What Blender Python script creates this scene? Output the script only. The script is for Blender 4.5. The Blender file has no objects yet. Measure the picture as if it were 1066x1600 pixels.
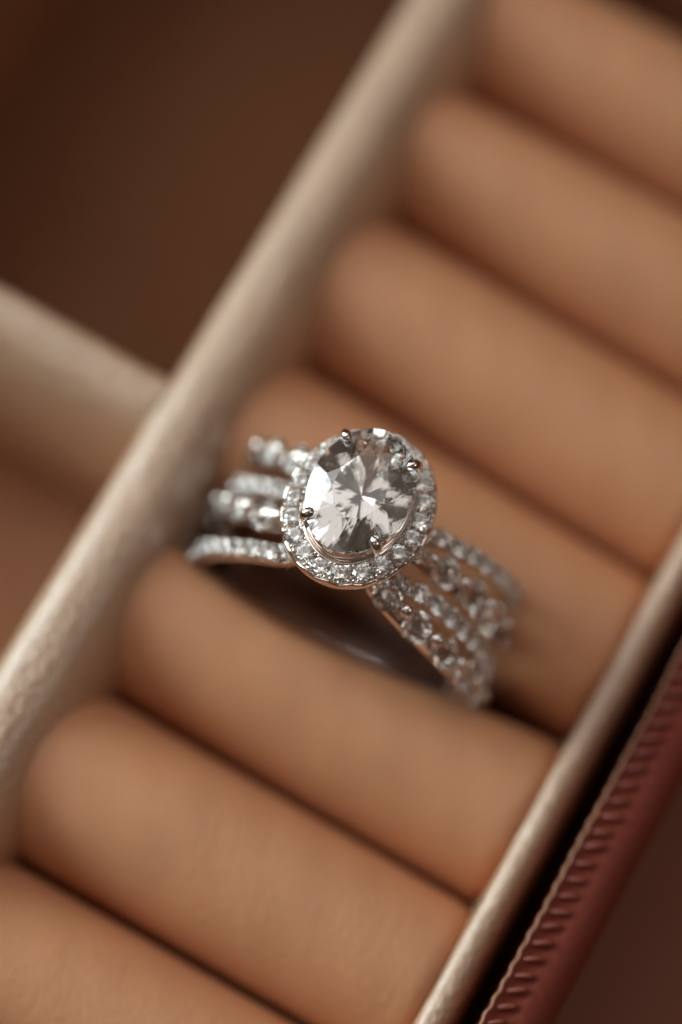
import bpy, math, random
import numpy as np
from mathutils import Vector, Matrix, Euler
random.seed(7)
PI = math.pi
R_ = math.radians
# ---------------------------------------------------------------- scene, camera, light (1 unit = 1 cm)
S = bpy.context.scene
COL = S.collection
S.render.engine = 'CYCLES'
S.view_settings.view_transform = 'Standard'
S.view_settings.look = 'None'
S.view_settings.exposure = 0.0
S.view_settings.gamma = 1.0
cy = S.cycles
cy.max_bounces = 32; cy.diffuse_bounces = 5; cy.glossy_bounces = 8
cy.transmission_bounces = 32; cy.transparent_max_bounces = 8
cy.sample_clamp_indirect = 12.0; cy.blur_glossy = 0.2
cy.caustics_reflective = False; cy.caustics_refractive = True
cy.use_denoising = True
try:
    cy.denoiser = 'OPENIMAGEDENOISE'
    cy.denoising_input_passes = 'RGB_ALBEDO_NORMAL'
except Exception:
    pass

cam_d = bpy.data.cameras.new('camera')
cam = bpy.data.objects.new('camera', cam_d)
COL.objects.link(cam)
cx_ = Vector((0.87074725, 0.48924722, 0.04935977))
cyv = Vector((-0.48283678, 0.8316741, 0.27420218))
cz_ = Vector((0.09310141, -0.2625935, 0.96040449))
M = Matrix((cx_, cyv, cz_)).transposed().to_4x4()
M.translation = Vector((2.57973247, -2.03189626, 19.09818195))
cam.matrix_world = M
cam_d.sensor_fit = 'VERTICAL'
cam_d.sensor_height = 36.0
cam_d.sensor_width = 24.0
cam_d.lens = 100.0
cam_d.clip_start = 0.5
cam_d.clip_end = 500.0
cam_d.dof.use_dof = True
cam_d.dof.focus_distance = 18.18
cam_d.dof.aperture_fstop = 0.1 / 1.75      # 1.75 cm wide opening
cam_d.dof.aperture_blades = 0
S.camera = cam

W = bpy.data.worlds.new('World')
S.world = W
W.use_nodes = True
wn = W.node_tree
bg = wn.nodes['Background']
tc = wn.nodes.new('ShaderNodeTexCoord')
sx = wn.nodes.new('ShaderNodeSeparateXYZ')
wn.links.new(tc.outputs['Generated'], sx.inputs[0])
cr = wn.nodes.new('ShaderNodeValToRGB')      # a dim warm room: floor, walls, paler ceiling
e = cr.color_ramp.elements
e[0].position = 0.0; e[0].color = (0.04, 0.018, 0.010, 1)
e[1].position = 1.0; e[1].color = (0.38, 0.315, 0.265, 1)
m = e.new(0.5); m.color = (0.13, 0.072, 0.046, 1)
mr = wn.nodes.new('ShaderNodeMapRange')
mr.inputs['From Min'].default_value = -1; mr.inputs['From Max'].default_value = 1
wn.links.new(sx.outputs['Z'], mr.inputs['Value'])
wn.links.new(mr.outputs[0], cr.inputs[0])
wn.links.new(cr.outputs[0], bg.inputs[0])
bg.inputs[1].default_value = 0.24

def area(name, loc, target, sx_, sy_, power, color):
    l = bpy.data.lights.new(name, 'AREA')
    l.shape = 'RECTANGLE'; l.size = sx_; l.size_y = sy_; l.energy = power; l.color = color
    o = bpy.data.objects.new(name, l); COL.objects.link(o)
    o.location = loc
    o.rotation_euler = (Vector(target) - Vector(loc)).to_track_quat('-Z', 'Y').to_euler()
    return o
TGT = (1.2, 2.6, 0.5)
key = area('window_light', (-24, -3, 9), (0.3, -2.2, 0.3), 24, 15, 1250, (0.83, 1.0, 1.02))
key.data.spread = R_(44)          # beam narrowed so the upper rolls fall darker, away from its axis
area('high_stone_fill', (-24, 7, 30), TGT, 17, 24, 3000, (0.95, 1.0, 1.03))  # added fill, high on the left, to brighten the stone's facets
area('front_stone_fill', (-6, -24, 36), TGT, 14, 16, 450, (1.0, 0.93, 0.86))  # added weak fill from the front, for the centre stone
area('overhead_stone_fill', (-7, 19, 34), TGT, 30, 28, 2000, (1.0, 0.97, 0.94))  # added overhead fill, placed where the stone's facets look
area('shank_fill', (40, 8, 42), TGT, 13, 15, 2300, (1.0, 0.93, 0.86))  # added fill from the right, to light the inside of the shank

# ---------------------------------------------------------------- helpers
def mesh(name, verts, faces, mat, parent=None, smooth=True):
    me = bpy.data.meshes.new(name)
    me.from_pydata([tuple(v) for v in verts], [], faces)
    me.materials.append(mat)
    if smooth:
        me.polygons.foreach_set('use_smooth', [True] * len(me.polygons))
    me.update()
    o = bpy.data.objects.new(name, me); COL.objects.link(o)
    if parent: o.parent = parent
    return o
def inst(name, me, parent, mat4):
    o = bpy.data.objects.new(name, me); COL.objects.link(o)
    o.parent = parent; o.matrix_local = mat4
    return o
class MB:
    def __init__(s): s.v = []; s.f = []
    def add(s, v, f):
        b = len(s.v); s.v += [tuple(p) for p in v]; s.f += [tuple(i + b for i in q) for q in f]
    def grid(s, rows, closed_u=False, closed_v=False, flip=False):
        n = len(rows); k = len(rows[0]); v = [p for r in rows for p in r]; f = []
        for i in range(n if closed_u else n - 1):
            for j in range(k if closed_v else k - 1):
                a, b, c, d = i*k + j, i*k + (j+1) % k, ((i+1) % n)*k + (j+1) % k, ((i+1) % n)*k + j
                f.append((a, d, c, b) if flip else (a, b, c, d))
        s.add(v, f)
    def tube(s, pts, rad, n=10, cap=True):
        pts = [Vector(p) for p in pts]; rows = []
        up = None
        for i, p in enumerate(pts):
            t = (pts[min(i+1, len(pts)-1)] - pts[max(i-1, 0)]).normalized()
            if up is None:
                up = t.orthogonal().normalized()
            up = (up - t * up.dot(t)).normalized(); sd = t.cross(up)
            r = rad[i] if hasattr(rad, '__len__') else rad
            rows.append([p + (up*math.cos(a) + sd*math.sin(a))*r for a in [2*PI*j/n for j in range(n)]])
        b = len(s.v)
        s.grid(rows, closed_v=True)
        if cap:
            s.add(rows[0], [tuple(range(n))]); s.add(rows[-1], [tuple(reversed(range(n)))])
    def ball(s, c, r, n=10, k=6, sz=1.0):
        rows = []
        for i in range(k + 1):
            a = PI * i / k; a = min(max(a, 0.02), PI - 0.02)
            rows.append([(c[0] + r*math.sin(a)*math.cos(2*PI*j/n), c[1] + r*math.sin(a)*math.sin(2*PI*j/n), c[2] + r*sz*math.cos(a)) for j in range(n)])
        s.grid(rows, closed_v=True, flip=True)
    def build(s, name, mat, parent=None, smooth=True): return mesh(name, s.v, s.f, mat, parent, smooth)

def fbm(x, y, seed=0):
    return (math.sin(x*1.7 + seed) * math.cos(y*2.3 - seed*1.3) + 0.5*math.sin(x*4.1 - y*3.3 + seed*2) + 0.25*math.sin(x*9.3 + y*7.9 + seed)) / 1.75

# ---------------------------------------------------------------- materials
def nodes(name):
    m = bpy.data.materials.new(name); m.use_nodes = True
    nt = m.node_tree; return m, nt, nt.nodes['Principled BSDF']
def leather(name, base, rough, grain=13.0, bump=0.35, dist=0.012, var=0.12, spec=0.5, sheen=0.0, coat=0.0):
    m, nt, p = nodes(name)
    L = nt.links.new
    tc = nt.nodes.new('ShaderNodeTexCoord')
    n1 = nt.nodes.new('ShaderNodeTexNoise'); n1.inputs['Scale'].default_value = grain; n1.inputs['Detail'].default_value = 5; n1.inputs['Roughness'].default_value = .6
    vo = nt.nodes.new('ShaderNodeTexVoronoi'); vo.feature = 'SMOOTH_F1'; vo.inputs['Scale'].default_value = grain*1.25
    n2 = nt.nodes.new('ShaderNodeTexNoise'); n2.inputs['Scale'].default_value = 1.6; n2.inputs['Detail'].default_value = 4
    wv = nt.nodes.new('ShaderNodeVectorMath'); wv.operation = 'ADD'
    sc = nt.nodes.new('ShaderNodeVectorMath'); sc.operation = 'SCALE'; sc.inputs['Scale'].default_value = 0.06
    L(tc.outputs['Object'], n1.inputs['Vector']); L(tc.outputs['Object'], n2.inputs['Vector'])
    L(n1.outputs['Color'], sc.inputs[0]); L(tc.outputs['Object'], wv.inputs[0]); L(sc.outputs[0], wv.inputs[1]); L(wv.outputs[0], vo.inputs['Vector'])
    ad = nt.nodes.new('ShaderNodeMath'); ad.operation = 'MULTIPLY_ADD'; ad.inputs[1].default_value = 0.7
    L(vo.outputs['Distance'], ad.inputs[0]); L(n1.outputs['Fac'], ad.inputs[2])
    bp = nt.nodes.new('ShaderNodeBump'); bp.inputs['Strength'].default_value = bump; bp.inputs['Distance'].default_value = dist
    L(ad.outputs[0], bp.inputs['Height']); L(bp.outputs[0], p.inputs['Normal'])
    mx = nt.nodes.new('ShaderNodeMix'); mx.data_type = 'RGBA'
    mx.inputs['A'].default_value = tuple(c*(1 - var) for c in base) + (1,)
    mx.inputs['B'].default_value = tuple(min(1, c*(1 + var)) for c in base) + (1,)
    L(n2.outputs['Fac'], mx.inputs['Factor']); L(mx.outputs['Result'], p.inputs['Base Color'])
    rr = nt.nodes.new('ShaderNodeMapRange'); rr.inputs['To Min'].default_value = rough - .08; rr.inputs['To Max'].default_value = rough + .08
    L(n1.outputs['Fac'], rr.inputs['Value']); L(rr.outputs[0], p.inputs['Roughness'])
    p.inputs['Specular IOR Level'].default_value = spec
    p.inputs['Sheen Weight'].default_value = sheen
    p.inputs['Coat Weight'].default_value = coat
    p.inputs['Coat Roughness'].default_value = 0.3
    return m
M_roll = leather('beige_suede', (0.62, 0.278, 0.136), 0.58, grain=17, bump=0.30, dist=0.016, spec=0.5)
_p = M_roll.node_tree.nodes['Principled BSDF']      # soft foam under thin suede: light bleeds a little, reddest furthest
_p.inputs['Subsurface Weight'].default_value = 0.35
_p.inputs['Subsurface Radius'].default_value = (1.0, 0.30, 0.16)
_p.inputs['Subsurface Scale'].default_value = 0.22
M_ridge = leather('beige_leather', (0.58, 0.345, 0.21), 0.36, grain=16, bump=0.9, dist=0.03, spec=1.0, coat=1.0)
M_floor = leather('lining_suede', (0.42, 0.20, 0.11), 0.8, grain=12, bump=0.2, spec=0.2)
M_deep = leather('shaded_lining_suede', (0.22, 0.092, 0.044), 0.8, grain=12, bump=0.2, spec=0.2)  # same lining, darkened to carry the deep compartment's shade
M_red = leather('red_brown_leather', (0.20, 0.035, 0.019), 0.6, grain=16, bump=0.3, dist=0.015, spec=0.25)
M_edge = leather('tan_edge_paint', (0.38, 0.165, 0.095), 0.55, grain=20, bump=0.2)
M_thread = leather('thread', (0.26, 0.060, 0.038), 0.38, grain=30, bump=0.2, dist=0.006, spec=0.8)
M_table = leather('dark_wood', (0.34, 0.11, 0.06), 0.6, grain=4, bump=0.1)

m, nt, p = nodes('polished_silver')
p.inputs['Base Color'].default_value = (0.88, 0.785, 0.725, 1); p.inputs['Metallic'].default_value = 1.0  # rosy tint stands in for warm reflections on plain silver
tc = nt.nodes.new('ShaderNodeTexCoord'); nz = nt.nodes.new('ShaderNodeTexNoise'); nz.inputs['Scale'].default_value = 25; nz.inputs['Detail'].default_value = 3
nt.links.new(tc.outputs['Object'], nz.inputs['Vector'])
rr = nt.nodes.new('ShaderNodeMapRange'); rr.inputs['To Min'].default_value = .04; rr.inputs['To Max'].default_value = .14
nt.links.new(nz.outputs['Fac'], rr.inputs['Value']); nt.links.new(rr.outputs[0], p.inputs['Roughness'])
M_metal = m
M_satin = m.copy(); M_satin.name = 'satin_silver'
for _n in M_satin.node_tree.nodes:
    if _n.type == 'MAP_RANGE': _n.inputs['To Min'].default_value = .13; _n.inputs['To Max'].default_value = .22

def gem(name, ior, spread):
    m = bpy.data.materials.new(name); m.use_nodes = True
    nt = m.node_tree; nt.nodes.clear()
    out = nt.nodes.new('ShaderNodeOutputMaterial')
    if spread == 0:
        g = nt.nodes.new('ShaderNodeBsdfGlass'); g.inputs['IOR'].default_value = ior; g.inputs['Roughness'].default_value = 0
        nz = nt.nodes.new('ShaderNodeTexNoise'); nz.inputs['Scale'].default_value = 3
        cr = nt.nodes.new('ShaderNodeValToRGB')
        cr.color_ramp.elements[0].color = (.985, .975, .965, 1); cr.color_ramp.elements[1].color = (1, .995, .99, 1)
        nt.links.new(nz.outputs['Fac'], cr.inputs[0]); nt.links.new(cr.outputs[0], g.inputs['Color'])
        nt.links.new(g.outputs[0], out.inputs[0])
        return m
    prev = None
    for c, d in (((1, 0, 0, 1), -spread), ((0, 1, 0, 1), 0), ((0, 0, 1, 1), spread)):   # dispersion: each primary bends by its own index
        g = nt.nodes.new('ShaderNodeBsdfGlass'); g.inputs['Color'].default_value = c
        g.inputs['IOR'].default_value = ior + d; g.inputs['Roughness'].default_value = 0
        if prev is None: prev = g
        else:
            a = nt.nodes.new('ShaderNodeAddShader')
            nt.links.new(prev.outputs[0], a.inputs[0]); nt.links.new(g.outputs[0], a.inputs[1]); prev = a
    nt.links.new(prev.outputs[0], out.inputs[0])
    return m
M_gem = gem('clear_gem', 1.98, 0)
M_pave = gem('clear_small_gem', 1.95, 0)

# ---------------------------------------------------------------- setting
tb = MB(); tb.grid([[(-60, -60, -3.0), (60, -60, -3.0)], [(-60, 60, -3.0), (60, 60, -3.0)]], flip=True)
table = tb.build('table_top', M_table); table['kind'] = 'structure'

# ---------------------------------------------------------------- jewellery box
box = bpy.data.objects.new('jewellery_box', None); COL.objects.link(box)
box.location = (0, 0, -2.99)
box['label'] = 'beige padded jewellery box tray with ring rolls and stitched red-brown leather rim'
box['category'] = 'jewellery box'
BZ = 2.99   # parts are written in tray heights; shift into the box's frame
def bpart(o):
    o.parent = box; o.location = (0, 0, BZ); return o

RCX, RCY, RCZ = 1.083, 2.709, 0.206
GAPS_L = [-3.95, -2.62, -1.31, -0.01, 1.30, 2.62, 4.03, 5.31, 6.44, 7.66]
GAPS_R = [-3.95, -2.62, -1.31, -0.01, 1.26, 2.57, 3.88, 5.19, 6.46, 7.66]
LROLL = 2.87
def make_roll(i):
    nx, nt_ = 72, 56
    rows = []
    ybase = lambda g, x: g[0] + (g[1] - g[0]) * x / LROLL
    for k in range(nx + 1):
        x = -0.24 + (LROLL + 0.27) * k / nx
        y0 = GAPS_L[i] + (GAPS_R[i] - GAPS_L[i]) * x / LROLL
        y1 = GAPS_L[i+1] + (GAPS_R[i+1] - GAPS_L[i+1]) * x / LROLL
        hw = (y1 - y0) / 2 - 0.024; yc = (y0 + y1) / 2
        de = min(x + 0.24, LROLL + 0.03 - x)
        ee = 0.13
        sc = 1.0 if de >= ee else (0.86 + 0.14 * math.sqrt(max(0, 1 - ((ee - de) / ee) ** 2)))
        row = []
        for j in range(nt_):
            a = 2 * PI * j / nt_
            ca, sa = math.cos(a), math.sin(a)
            ex = 0.97
            yy = yc + hw * sc * math.copysign(abs(ca) ** ex, ca)
            zz = -0.25 + 0.72 * sc * math.copysign(abs(sa) ** ex, sa)
            zz += 0.008 * fbm(x * 1.6, yy * 1.2, i * 1.9) * (1 if sa > 0 else 0)
            # pressed open where the ring is pushed in between two rolls
            if i in (4, 5):
                g = y1 if i == 4 else y0
                w = math.exp(-((x - 0.85) / 1.5) ** 2)
                opening = (0.32 if i == 4 else 0.16) * w
                lean = 0.15 * (zz - RCZ)
                d = (g + 0.06 * w + lean * w - yy) if i == 4 else (yy - g - 0.06 * w - lean * w)
                if d < opening * 1.8:
                    nd = opening + (d - 0) * (0.8 / 1.8) if d > 0 else opening + d * 0.2
                    nd = max(nd, d)
                    yy += -(nd - d) if i == 4 else (nd - d)
            row.append((x, yy, zz))
        rows.append(row)
    mb = MB(); mb.grid(rows, closed_v=True)
    mb.add(rows[0], [tuple(reversed(range(nt_)))]); mb.add(rows[-1], [tuple(range(nt_))])
    return bpart(mb.build('ring_roll', M_roll))
for i in range(len(GAPS_L) - 1):
    make_roll(i)

def slab(name, axis, c0, c1, z0, z1, u0, u1, rad, mat, n=70, wob=0.012, seed=0, pad=None, slope=None):
    """padded wall: rounded top, runs along `axis` from u0 to u1, c0..c1 thick, z0..z1 high"""
    prof = [(c0, z0)]
    r = min(rad, (c1 - c0) / 2 - 1e-4)
    pw_, ph_ = pad or (r, r)         # a padded near side is wider and longer than the far edge
    for k in range(13):
        a = PI - (PI / 2) * k / 12; prof.append((c0 + pw_ + pw_ * math.cos(a), z1 - ph_ + ph_ * math.sin(a)))
    qw_, qh_ = slope or (r, r)       # a long soft slope on the far side
    for k in range(13):
        a = PI / 2 - (PI / 2) * k / 12; prof.append((c1 - qw_ + qw_ * math.cos(a), z1 - qh_ + qh_ * math.sin(a)))
    prof.append((c1, z0))
    rows = []
    for i in range(n + 1):
        u = u0 + (u1 - u0) * i / n
        row = []
        for c, z in prof:
            d = wob * fbm(u * 1.1, c * 2, seed)
            cc = c + d * .6; zz = z + (d if z > z0 else 0)
            row.append((cc, u, zz) if axis == 'y' else (u, cc, zz))
        rows.append(row)
    k = len(prof)
    mb = MB(); mb.grid(rows, flip=(axis == 'y'))
    mb.add(rows[0], [tuple(range(k))]); mb.add(rows[-1], [tuple(reversed(range(k)))])
    mb.add([rows[0][0], rows[0][-1], rows[-1][-1], rows[-1][0]], [(0, 1, 2, 3)])
    return bpart(mb.build(name, mat))
slab('divider', 'y', -0.70, 0.0, -1.90, 0.62, -4.3, 8.2, 0.22, M_ridge, seed=1, n=120, slope=(0.42, 0.80))
slab('front_wall', 'y', 2.875, 3.14, -2.6, 0.50, -4.3, 8.2, 0.09, M_ridge, seed=4, n=120, slope=(0.17, 0.5))
slab('cross_divider', 'x', 2.66, 3.31, -1.90, 0.50, -3.35, -0.703, 0.10, M_ridge, seed=6, n=40, pad=(0.44, 1.15))
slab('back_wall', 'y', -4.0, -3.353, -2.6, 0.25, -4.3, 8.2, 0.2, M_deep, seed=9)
slab('end_wall', 'x', 8.205, 8.7, -2.6, 0.52, -4.0, 3.14, 0.2, M_ridge, seed=11)
slab('end_wall', 'x', -4.8, -4.305, -2.6, 0.52, -4.0, 3.14, 0.2, M_ridge, seed=12)
n = 30
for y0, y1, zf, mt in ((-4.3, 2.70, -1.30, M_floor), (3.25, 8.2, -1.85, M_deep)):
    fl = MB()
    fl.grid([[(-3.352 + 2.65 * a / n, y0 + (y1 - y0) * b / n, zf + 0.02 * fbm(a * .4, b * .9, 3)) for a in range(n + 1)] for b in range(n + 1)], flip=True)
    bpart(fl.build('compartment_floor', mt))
ub = MB(); ub.grid([[(-0.01, -4.3, -1.2), (2.88, -4.3, -1.2)], [(-0.01, 8.2, -1.2), (2.88, 8.2, -1.2)]], flip=True)
bpart(ub.build('ring_bed', M_floor))

# outer leather wall with a whip-stitched rim
PITCH = 0.1205
SY0 = -3.6
def rim_wave(y): return math.cos(2 * PI * (y - SY0) / PITCH)
ow = MB(); rows = []
ny = int(14.0 / PITCH * 8)
sharp = lambda v: max(0.0, v)
for k in range(ny + 1):
    y = -4.4 + 14.0 * k / ny
    base = 3.245 + 0.012 * fbm(y * .9, 0, 2)
    prof = [(base + 0.012, -2.6, 0), (base + 0.010, 0.3, 0), (base + 0.004 + 0.007 * rim_wave(y), 0.535, 0), (base + 0.007 * rim_wave(y), 0.585, 0),
            (base + 0.012 + 0.007 * rim_wave(y), 0.600, 0), (base + 0.032 + 0.007 * rim_wave(y), 0.592, 0)]
    row = [(a, y, b) for a, b, c in prof]
    for q in range(1, 9):               # stitched strip: a pit between every two stitches
        xx = base + 0.045 + 0.02 * q
        yy = y - 0.55 * (xx - base)     # stitches slant
        w = 0.5 - 0.5 * math.cos(2 * PI * (yy - SY0) / PITCH)
        env = math.sin(PI * min(1, q / 8.0)) ** 0.6
        row.append((xx, y, 0.575 - 0.010 * q / 8 - 0.024 * env * w ** 1.3))
    for q in range(10):
        a = (PI / 2) * q / 9
        row.append((base + 0.225 + 0.20 * math.sin(a), y, 0.365 + 0.2 * math.cos(a)))
    row.append((base + 0.44, y, -0.6)); row.append((base + 0.45, y, -2.9))
    rows.append(row)
ow.grid(rows, flip=True)
outer = bpart(ow.build('outer_wall', M_red))
# the pale folded edge along the rim
em = MB(); er = []
for k in range(0, ny + 1, 2):
    y = -4.4 + 14.0 * k / ny
    base = 3.245 + 0.012 * fbm(y * .9, 0, 2) + 0.007 * rim_wave(y)
    er.append([(base - 0.004 + 0.013 * (1 - math.cos(PI * t / 6)), y, 0.560 + 0.046 * math.sin(PI * (t + .5) / 7)) for t in range(7)])
em.grid(er, flip=True)
edge = em.build('rim_edge', M_edge, outer)
# one stitch, shared by every copy
sm = MB()
sm.tube([(0.010, 0.0, -0.014), (0.035, 0.016, 0.008), (0.070, 0.036, 0.022), (0.105, 0.056, 0.024), (0.135, 0.072, 0.008), (0.155, 0.084, -0.03)],
        [0.008, 0.013, 0.0175, 0.018, 0.014, 0.008], n=10)
s0 = sm.build('stitch', M_thread, outer)
k = 0
y = SY0
while y < 9.0:
    if -1.6 < y < 5.2:
        base = 3.245 + 0.012 * fbm(y * .9, 0, 2)
        o = s0 if k == 0 else s0.copy()
        if k: COL.objects.link(o)
        o.parent = outer
        o.location = (base + 0.018, y, 0.572); o.rotation_euler = (random.uniform(-.12, .12), random.uniform(-.06, .06), random.uniform(-.1, .1))
        s = random.uniform(.90, 1.06); o.scale = (s, s, random.uniform(.62, .88))
        k += 1
    y += PITCH

# ---------------------------------------------------------------- ring
ring = bpy.data.objects.new('ring', None); COL.objects.link(ring)
ring.location = (RCX, RCY, RCZ)
Rm = Matrix.Rotation(R_(3.72), 3, 'Z') @ Matrix.Rotation(R_(-5.46), 3, 'Y') @ Matrix.Rotation(R_(-8.46), 3, 'X')
ring.rotation_euler = Rm.to_euler()
ring['label'] = 'silver halo ring with large clear oval stone and four jewelled strands between beige rolls'
ring['category'] = 'ring'

def brilliant(name, a, b, mat, extra=0, table=0.57, hc=0.30, hp=0.87, gth=0.05, depth=None, N=8, rM=0.80, rP=0.24):
    """oval / round brilliant, girdle top at z=0, long axis on y; 8 mains, stars, halves"""
    dref = depth or b
    V = []; F = []
    def add(r, t, z):
        V.append((r * math.cos(t) * b, r * math.sin(t) * a, z * dref)); return len(V) - 1
    def planez(p, q, s, x, y):
        p, q, s = Vector(p), Vector(q), Vector(s); nn = (q - p).cross(s - p)
        return p.z - (nn.x * (x - p.x) + nn.y * (y - p.y)) / nn.z
    st = 2 * PI / N
    off = PI / N
    T = [add(table, off + k * st, hc) for k in range(N)]
    zM = hc * (1 - rM * math.cos(PI / N)) / (1 - table)
    Mi = [add(rM, off + (k + .5) * st, zM) for k in range(N)]
    zP = -gth - hp * (1 - rP * math.cos(PI / N))
    Pi = [add(rP, off + (k + .5) * st, zP) for k in range(N)]
    Cu = add(0, 0, -gth - hp)
    up = []; lo = []
    def arc(k, half):   # girdle points of one half facet, on the true oval
        a0 = off + k * st + half * st / 2; return [a0 + (st / 2) * i / (extra + 1) for i in range(extra + 2)]
    n = 2 * N * (extra + 1)
    cs = lambda r, t, z: (r * math.cos(t), r * math.sin(t), z)
    gu = [None] * n; gl = [None] * n
    for k in range(N):
        for half in (0, 1):
            am = off + (k + .5) * st
            t0 = off + k * st + half * st / 2; t1 = t0 + st / 2
            for i, t in enumerate(arc(k, half)[:-1]):
                zu = planez(cs(rM, am, zM), cs(1, t0, 0), cs(1, t1, 0), math.cos(t), math.sin(t))
                zl = planez(cs(rP, am, zP), cs(1, t0, -gth), cs(1, t1, -gth), math.cos(t), math.sin(t))
                idx = (k * 2 + half) * (extra + 1) + i
                gu[idx] = add(1, t, zu); gl[idx] = add(1, t, zl)
    q = extra + 1
    F.append(tuple(T))
    for k in range(N):
        k1 = (k + 1) % N
        F.append((T[k], Mi[k], T[k1]))
        F.append((T[k], Mi[(k - 1) % N], gu[(2 * k * q) % n], Mi[k]))
        for half in (0, 1):
            s = (2 * k + half) * q
            ids = [(s + i) % n for i in range(q + 1)]
            F.append(tuple([Mi[k]] + [gu[i] for i in ids]))
            F.append(tuple([Pi[k]] + [gl[i] for i in reversed(ids)]))
        F.append((Cu, Pi[k], gl[(2 * k * q) % n], Pi[(k - 1) % N]))
    for i in range(n):
        j = (i + 1) % n
        F.append((gu[i], gl[i], gl[j], gu[j]))
    me = bpy.data.meshes.new(name); me.from_pydata(V, [], F); me.materials.append(mat); me.update()
    import bmesh
    bm = bmesh.new(); bm.from_mesh(me); bmesh.ops.recalc_face_normals(bm, faces=bm.faces); bm.to_mesh(me); bm.free()
    return me

def oval_mosaic(name, a, b, mat, N=10):
    """oval cut with two tiers of crown and pavilion facets: the hull of its corner points"""
    import bmesh
    bm = bmesh.new()
    rnd = random.Random(5)
    def ringp(r, z, half, n=N, jit=0.006):
        for k in range(n):
            t = 2 * PI * (k + .5 + half * .5) / n
            rr = r * (1 + rnd.uniform(-jit, jit))
            bm.verts.new((rr * math.cos(t) * b, rr * math.sin(t) * a, z * b * (1 + rnd.uniform(-jit, jit))))
    hc = 0.22; g = 0.045
    for k in range(N):
        t = 2 * PI * (k + .5) / N
        bm.verts.new((.52 * math.cos(t) * b, .52 * math.sin(t) * a, hc * b))
    ringp(.705, hc * .70, 1); ringp(.865, hc * .36, 0)
    for z in (0, -g):
        for k in range(N * 6):
            t = 2 * PI * k / (N * 6); bm.verts.new((math.cos(t) * b, math.sin(t) * a, z * b))
    ringp(.66, -g - .34 * 0.96, 0); ringp(.36, -g - .34 * 0.96 - .30 * .89, 1)
    bm.verts.new((0, 0, (-g - .34 * 0.96 - .30 * .89 - .36 * .84) * b))
    bmesh.ops.convex_hull(bm, input=bm.verts)
    bmesh.ops.dissolve_limit(bm, angle_limit=0.004, verts=bm.verts, edges=bm.edges)
    bmesh.ops.recalc_face_normals(bm, faces=bm.faces)
    me = bpy.data.meshes.new(name); bm.to_mesh(me); bm.free(); me.materials.append(mat)
    return me
HZ = 1.285           # height of the halo's stones above the finger axis
TILT = 9.0             # the stone sits a little tipped in its prongs
def tip(p, w=1.0):
    d = Matrix.Rotation(R_(TILT * w), 3, 'X') @ (Vector(p) - Vector((0, 0, SZ))); return tuple(d + Vector((0, 0.008 * w, SZ)))
SZ = HZ + 0.195      # girdle of the centre stone
A_S, B_S = 0.436, 0.338
cs_me = oval_mosaic('centre_stone', A_S, B_S, M_gem)
cst = inst('centre_stone', cs_me, ring, Matrix.Translation((0, 0.008, SZ)) @ Matrix.Rotation(R_(TILT), 4, 'X'))
cst['label'] = 'large clear faceted oval stone'

# halo
A_O, B_O = 0.585, 0.487
A_I, B_I = 0.440, 0.322
A_M, B_M = 0.508, 0.411
def ell(a, b, t, z): return (b * math.cos(t), a * math.sin(t), z)
NE = 128
ts = [2 * PI * i / NE for i in range(NE)]
# equal arc-length places for the halo's stones
NST = 21
fine = [2 * PI * i / 4000 for i in range(4001)]
acc = [0.0]
for i in range(4000):
    p0, p1 = ell(A_M, B_M, fine[i], 0), ell(A_M, B_M, fine[i + 1], 0)
    acc.append(acc[-1] + math.dist(p0, p1))
def at_s(s):
    s = s % acc[-1]; i = int(np.searchsorted(acc, s)); return fine[min(i, 4000)]
pos_t = [at_s(acc[-1] * (i + .5) / NST) for i in range(NST)]
hm = MB()
def scal(t):        # 1 between stones, 0 at a stone
    d = min(min(abs(t - u), 2 * PI - abs(t - u)) for u in pos_t)
    return min(1.0, d / 0.155)
rows = []
NF = 336
for i in range(NF):
    t = 2 * PI * i / NF
    w = scal(t)
    prof = [(A_I + .004, B_I + .004, HZ - .16), (A_I - .004, B_I - .004, HZ - .02), (A_I, B_I, HZ + .018), (A_I + .012, B_I + .012, HZ + .024), (A_I + .022, B_I + .022, HZ + .012),
            (A_I + .028, B_I + .028, HZ - .03 ), (A_M - .035, B_M - .035, HZ - .06), (A_M + .03, B_M + .03, HZ - .06),
            (A_O - .030, B_O - .030, HZ - .045 + .012 * w), (A_O - .016, B_O - .016, HZ - .035 + .022 * w), (A_O - .006, B_O - .006, HZ - .035 + .024 * w),
            (A_O, B_O, HZ - .045 + .022 * w), (A_O + .003, B_O + .003, HZ - .062), (A_O - .004, B_O - .004, HZ - .085), (A_O - .03, B_O - .03, HZ - .17), (A_O - .08, B_O - .08, HZ - .20)]
    rows.append([ell(a, b, t, z) for a, b, z in prof])
hm.grid(rows, closed_u=True, closed_v=True, flip=True)
halo = hm.build('halo', M_metal, ring)
hs_me = brilliant('halo_stone', 0.066, 0.066, M_pave)
for i, t in enumerate(pos_t):
    p = ell(A_M, B_M, t, HZ)
    nrm = Vector((math.cos(t) / B_M, math.sin(t) / A_M, 0)).normalized()
    tilt = Matrix.Rotation(R_(random.uniform(5, 10)), 4, Vector((0, 0, 1)).cross(nrm)) @ Matrix.Rotation(random.uniform(0, 6), 4, 'Z')
    inst('halo_stone', hs_me, halo, Matrix.Translation((p[0], p[1], p[2] - .002)) @ tilt)
bd = MB()
for i in range(NST):
    s = acc[-1] * (i + 1.0) / NST
    for da in (-.016, .016):
        t = at_s(s + da)
        bd.ball(ell(A_M - .052, B_M - .052, t, HZ + .006), .0125)
        bd.ball(ell(A_M + .050, B_M + .050, t, HZ - .004), .0135)
bs = bd.build('bead', M_metal, halo); bs['kind'] = 'stuff'

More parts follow.
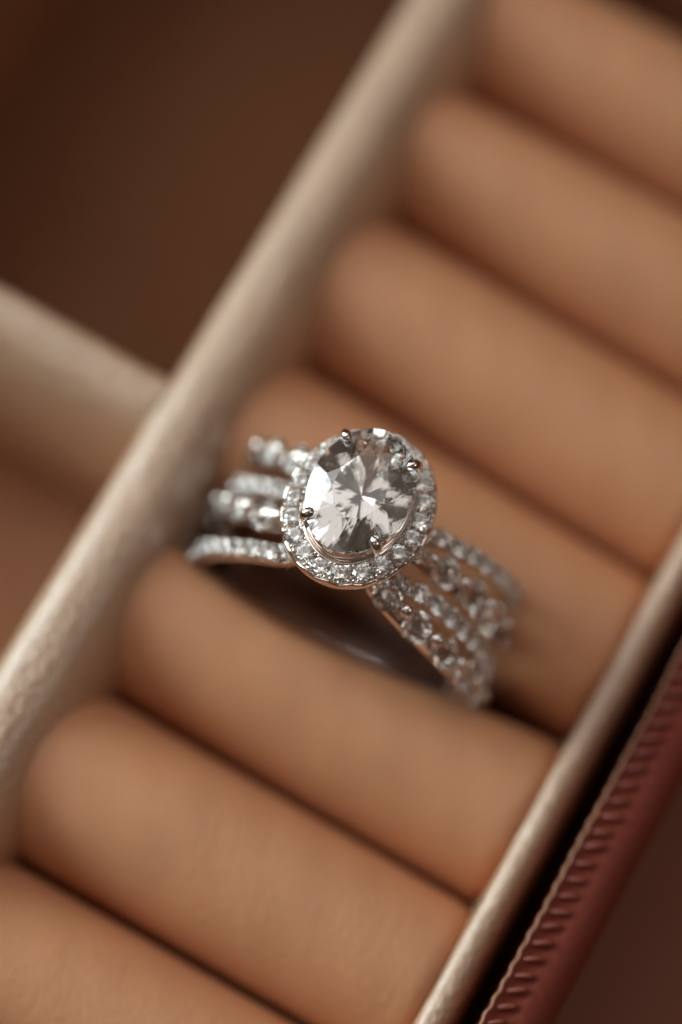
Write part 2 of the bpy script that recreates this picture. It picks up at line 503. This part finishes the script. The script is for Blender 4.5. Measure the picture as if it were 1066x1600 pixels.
cup = MB(); rows = []
for i in range(128):
    t = 2 * PI * i / 128
    rows.append([tip(ell(A_S + d, B_S + d, t, z), max(0, min(1, (z - HZ) / (SZ - .06 - HZ)))) for d, z in ((-.030, HZ - .03), (-.026, HZ + .035), (-.016, HZ + .048), (-.006, HZ + .040), (-.004, HZ - .01), (-.012, HZ - .04))])
cup.grid(rows, closed_u=True, closed_v=True, flip=True)
cup.build('bezel', M_metal, ring)
# prongs on the centre stone
for t in (R_(43), R_(137), R_(223), R_(317)):
    def q(s, z): return ell(A_S * s, B_S * s, t, z)
    def q2(o, z):
        p = Vector(ell(A_S, B_S, t, 0)); d = p.normalized(); p = p + d * o; return (p.x, p.y, z)
    mb = MB()
    mb.tube([q2(-.20, 0.97), q2(-.10, 1.10), tip(q2(.0, SZ - .14), .5), tip(q2(.012, SZ - .05)), tip(q2(.014, SZ - .005)), tip(q2(.004, SZ + .020)), tip(q2(-.020, SZ + .034)), tip(q2(-.042, SZ + .040)), tip(q2(-.056, SZ + .038))],
            [.028, .029, .030, .031, .034, .036, .035, .027, .009], n=14)
    mb.build('prong', M_metal, ring)
# basket under the halo
gm = MB()
for sc, z, r in ((.92, HZ - .20, .030), (.55, 1.02, .034)):
    pts = [ell(A_S * sc, B_S * sc, t, z) for t in ts[::2]]
    rows = []
    for i, p in enumerate(pts):
        d = Vector((p[0], p[1], 0)).normalized()
        rows.append([Vector(p) + d * r * math.cos(a) + Vector((0, 0, r * math.sin(a))) for a in [2 * PI * j / 10 for j in range(10)]])
    gm.grid(rows, closed_u=True, closed_v=True, flip=True)
gm.build('basket', M_metal, ring)

# jewelled strands: y offset along the band as a function of the angle from the top
def lerp(tab, x):
    xs = [a for a, b in tab]; ys = [b for a, b in tab]; return float(np.interp(x, xs, ys))
def smooth_tab(tab, x): return (lerp(tab, x - 5) + 2 * lerp(tab, x) + lerp(tab, x + 5)) / 4
STR = [  # kind, side, table of (angle, y), label
    ('pave', 1, [(4, .10), (27, .155), (45, .225), (60, .275), (75, .325), (95, .33), (125, .20), (150, .12)]),
    ('bead', 1, [(4, .04), (30, -.02), (50, .01), (66, .05), (90, .10), (125, .07), (150, .04)]),
    ('pave', 1, [(4, -.16), (20, -.285), (32, -.24), (55, -.225), (90, -.17), (125, -.10), (150, -.05)]),
    ('bead', 1, [(4, -.20), (20, -.385), (34, -.445), (50, -.45), (64, -.43), (90, -.35), (125, -.20), (150, -.12)]),
    ('bead', -1, [(4, .16), (20, .25), (33, .30), (48, .36), (68, .45), (90, .42), (125, .22), (150, .12)]),
    ('pave', -1, [(4, .04), (36, .055), (55, .10), (75, .22), (95, .22), (125, .10), (150, .05)]),
    ('bead', -1, [(4, -.10), (20, -.20), (30, -.175), (46, -.115), (70, .03), (95, .04), (125, -.02), (150, -.03)]),
    ('pave', -1, [(4, -.20), (17, -.42), (43, -.43), (70, -.38), (95, -.33), (125, -.20), (150, -.12)]),
]
RB = 1.055
big_me = brilliant('stone', 0.112, 0.112, M_pave)
sml_me = brilliant('stone', 0.058, 0.058, M_pave)
mid_me = brilliant('stone', 0.066, 0.066, M_pave)
bb = MB(); bb.ball((0, 0, 0), .049, 16, 10)
bead_src = None
def place(phi, y, r):
    if 0 < phi < 115: r = r + 0.030 * min(1, phi / 30)
    a = R_(phi); return Vector((r * math.sin(a), y, r * math.cos(a)))
for n_, (kind, side, tab) in enumerate(STR):
    wide = False
    mid = n_ in (2, 5)
    hwid = 0.056 if kind == 'bead' else (0.085 if wide else 0.044)
    rows = []
    for k in range(0, 74):
        ph = 3 + 2 * k
        y = smooth_tab(tab, ph)
        c = place(ph * side, y, 1)
        rin, rout = (RB - .115, RB - .045) if kind == 'bead' else (RB - .095, RB - .045)
        w = hwid * (1.0 if ph < 100 else 1.0)
        cut = 0.0
        prof = []
        for u, v in ((-1, .15), (-.8, 0), (.8, 0), (1, .15), (1.0, .8), (.86, 1), (.6, .93), (-.6, .93), (-.86, 1), (-1.0, .8)):
            prof.append(place(ph * side, y + u * w, rin + (rout - rin) * v))
        rows.append(prof)
    mb = MB(); mb.grid(rows, closed_v=True, flip=(side < 0))
    mb.add(rows[0], [tuple(range(10))]); mb.add(rows[-1], [tuple(reversed(range(10)))])
    if kind == 'bead':
        # little collets: the side walls of each seat
        pass
    strand = mb.build('strand', M_metal, ring, smooth=False)
    if kind == 'bead':
        strand['label'] = 'strand of large stones with a metal bead between each two'
    else:
        strand['label'] = 'narrow strand of small close-set stones'
    def mat_at(ph, y, r, tw=0.0):
        a = R_(ph * side)
        return Matrix.Translation(place(ph * side, y, r)) @ Matrix.Rotation(a, 4, 'Y') @ Matrix.Rotation(tw, 4, 'Z')
    if kind == 'bead':
        step = 15.2; ph = 21.5 if side > 0 else 19.0
        while ph < 108:
            y = smooth_tab(tab, ph)
            inst('stone', big_me, strand, mat_at(ph, y, RB + .012, random.uniform(0, 6)))
            yb = smooth_tab(tab, ph - step / 2)
            if bead_src is None:
                bead_src = bb.build('bead', M_metal, strand); b_ = bead_src
            else:
                b_ = bead_src.copy(); COL.objects.link(b_); b_.parent = strand
            b_.matrix_local = mat_at(ph - step / 2, yb + .012, RB + .045)
            ph += step
        # seat rings round each stone
        cm = MB(); ph = 21.5 if side > 0 else 19.0
        while ph < 108:
            mm = mat_at(ph, smooth_tab(tab, ph), RB + .012)
            rws = []
            for j in range(24):
                a = 2 * PI * j / 24
                rws.append([mm @ Vector((rr * math.cos(a), rr * math.sin(a), zz)) for rr, zz in ((.066, -.09), (.096, -.036), (.102, -.032), (.076, -.10))])
            cm.grid(rws, closed_u=True, closed_v=True)
            ph += step
        cm.build('seat', M_metal, strand)
    else:
        step = 7.4 if mid else 6.6; ph = 17.0; sb = MB()
        while ph < 106:
            y = smooth_tab(tab, ph)
            for dy in ((-.045, .045) if wide else (0,)):
                inst('stone', (mid_me if mid else sml_me), strand, mat_at(ph + (step * .5 if dy > 0 else 0), y + dy, RB + .018, random.uniform(0, 6)))
            yb = smooth_tab(tab, ph + step / 2)
            for dy in ((-.085, 0, .085) if wide else (-.042, .042)):
                p = place((ph + step / 2) * side, yb + dy, RB + .014); sb.ball(p, .023, 8, 6)
            ph += step
        o = sb.build('bead', M_metal, strand); o['kind'] = 'stuff'
# plain shank below
rows = []
for k in range(0, 67):
    ph = 114 + 2 * k
    f = abs(ph - 180) / 66.0
    w = 0.17 + 0.10 * f ** 1.5
    rows.append([place(ph, u * w, r) for u, r in ((-1, .932), (-.9, .930), (-.5, .930), (0, .930), (.5, .930), (.9, .930), (1, .932), (1, 1.02), (.85, 1.045), (0, 1.06), (-.85, 1.045), (-1, 1.02))])
mb = MB(); mb.grid(rows, closed_v=True, flip=True)
mb.add(rows[0], [tuple(range(12))]); mb.add(rows[-1], [tuple(reversed(range(12)))])
mb.build('shank', M_satin, ring)
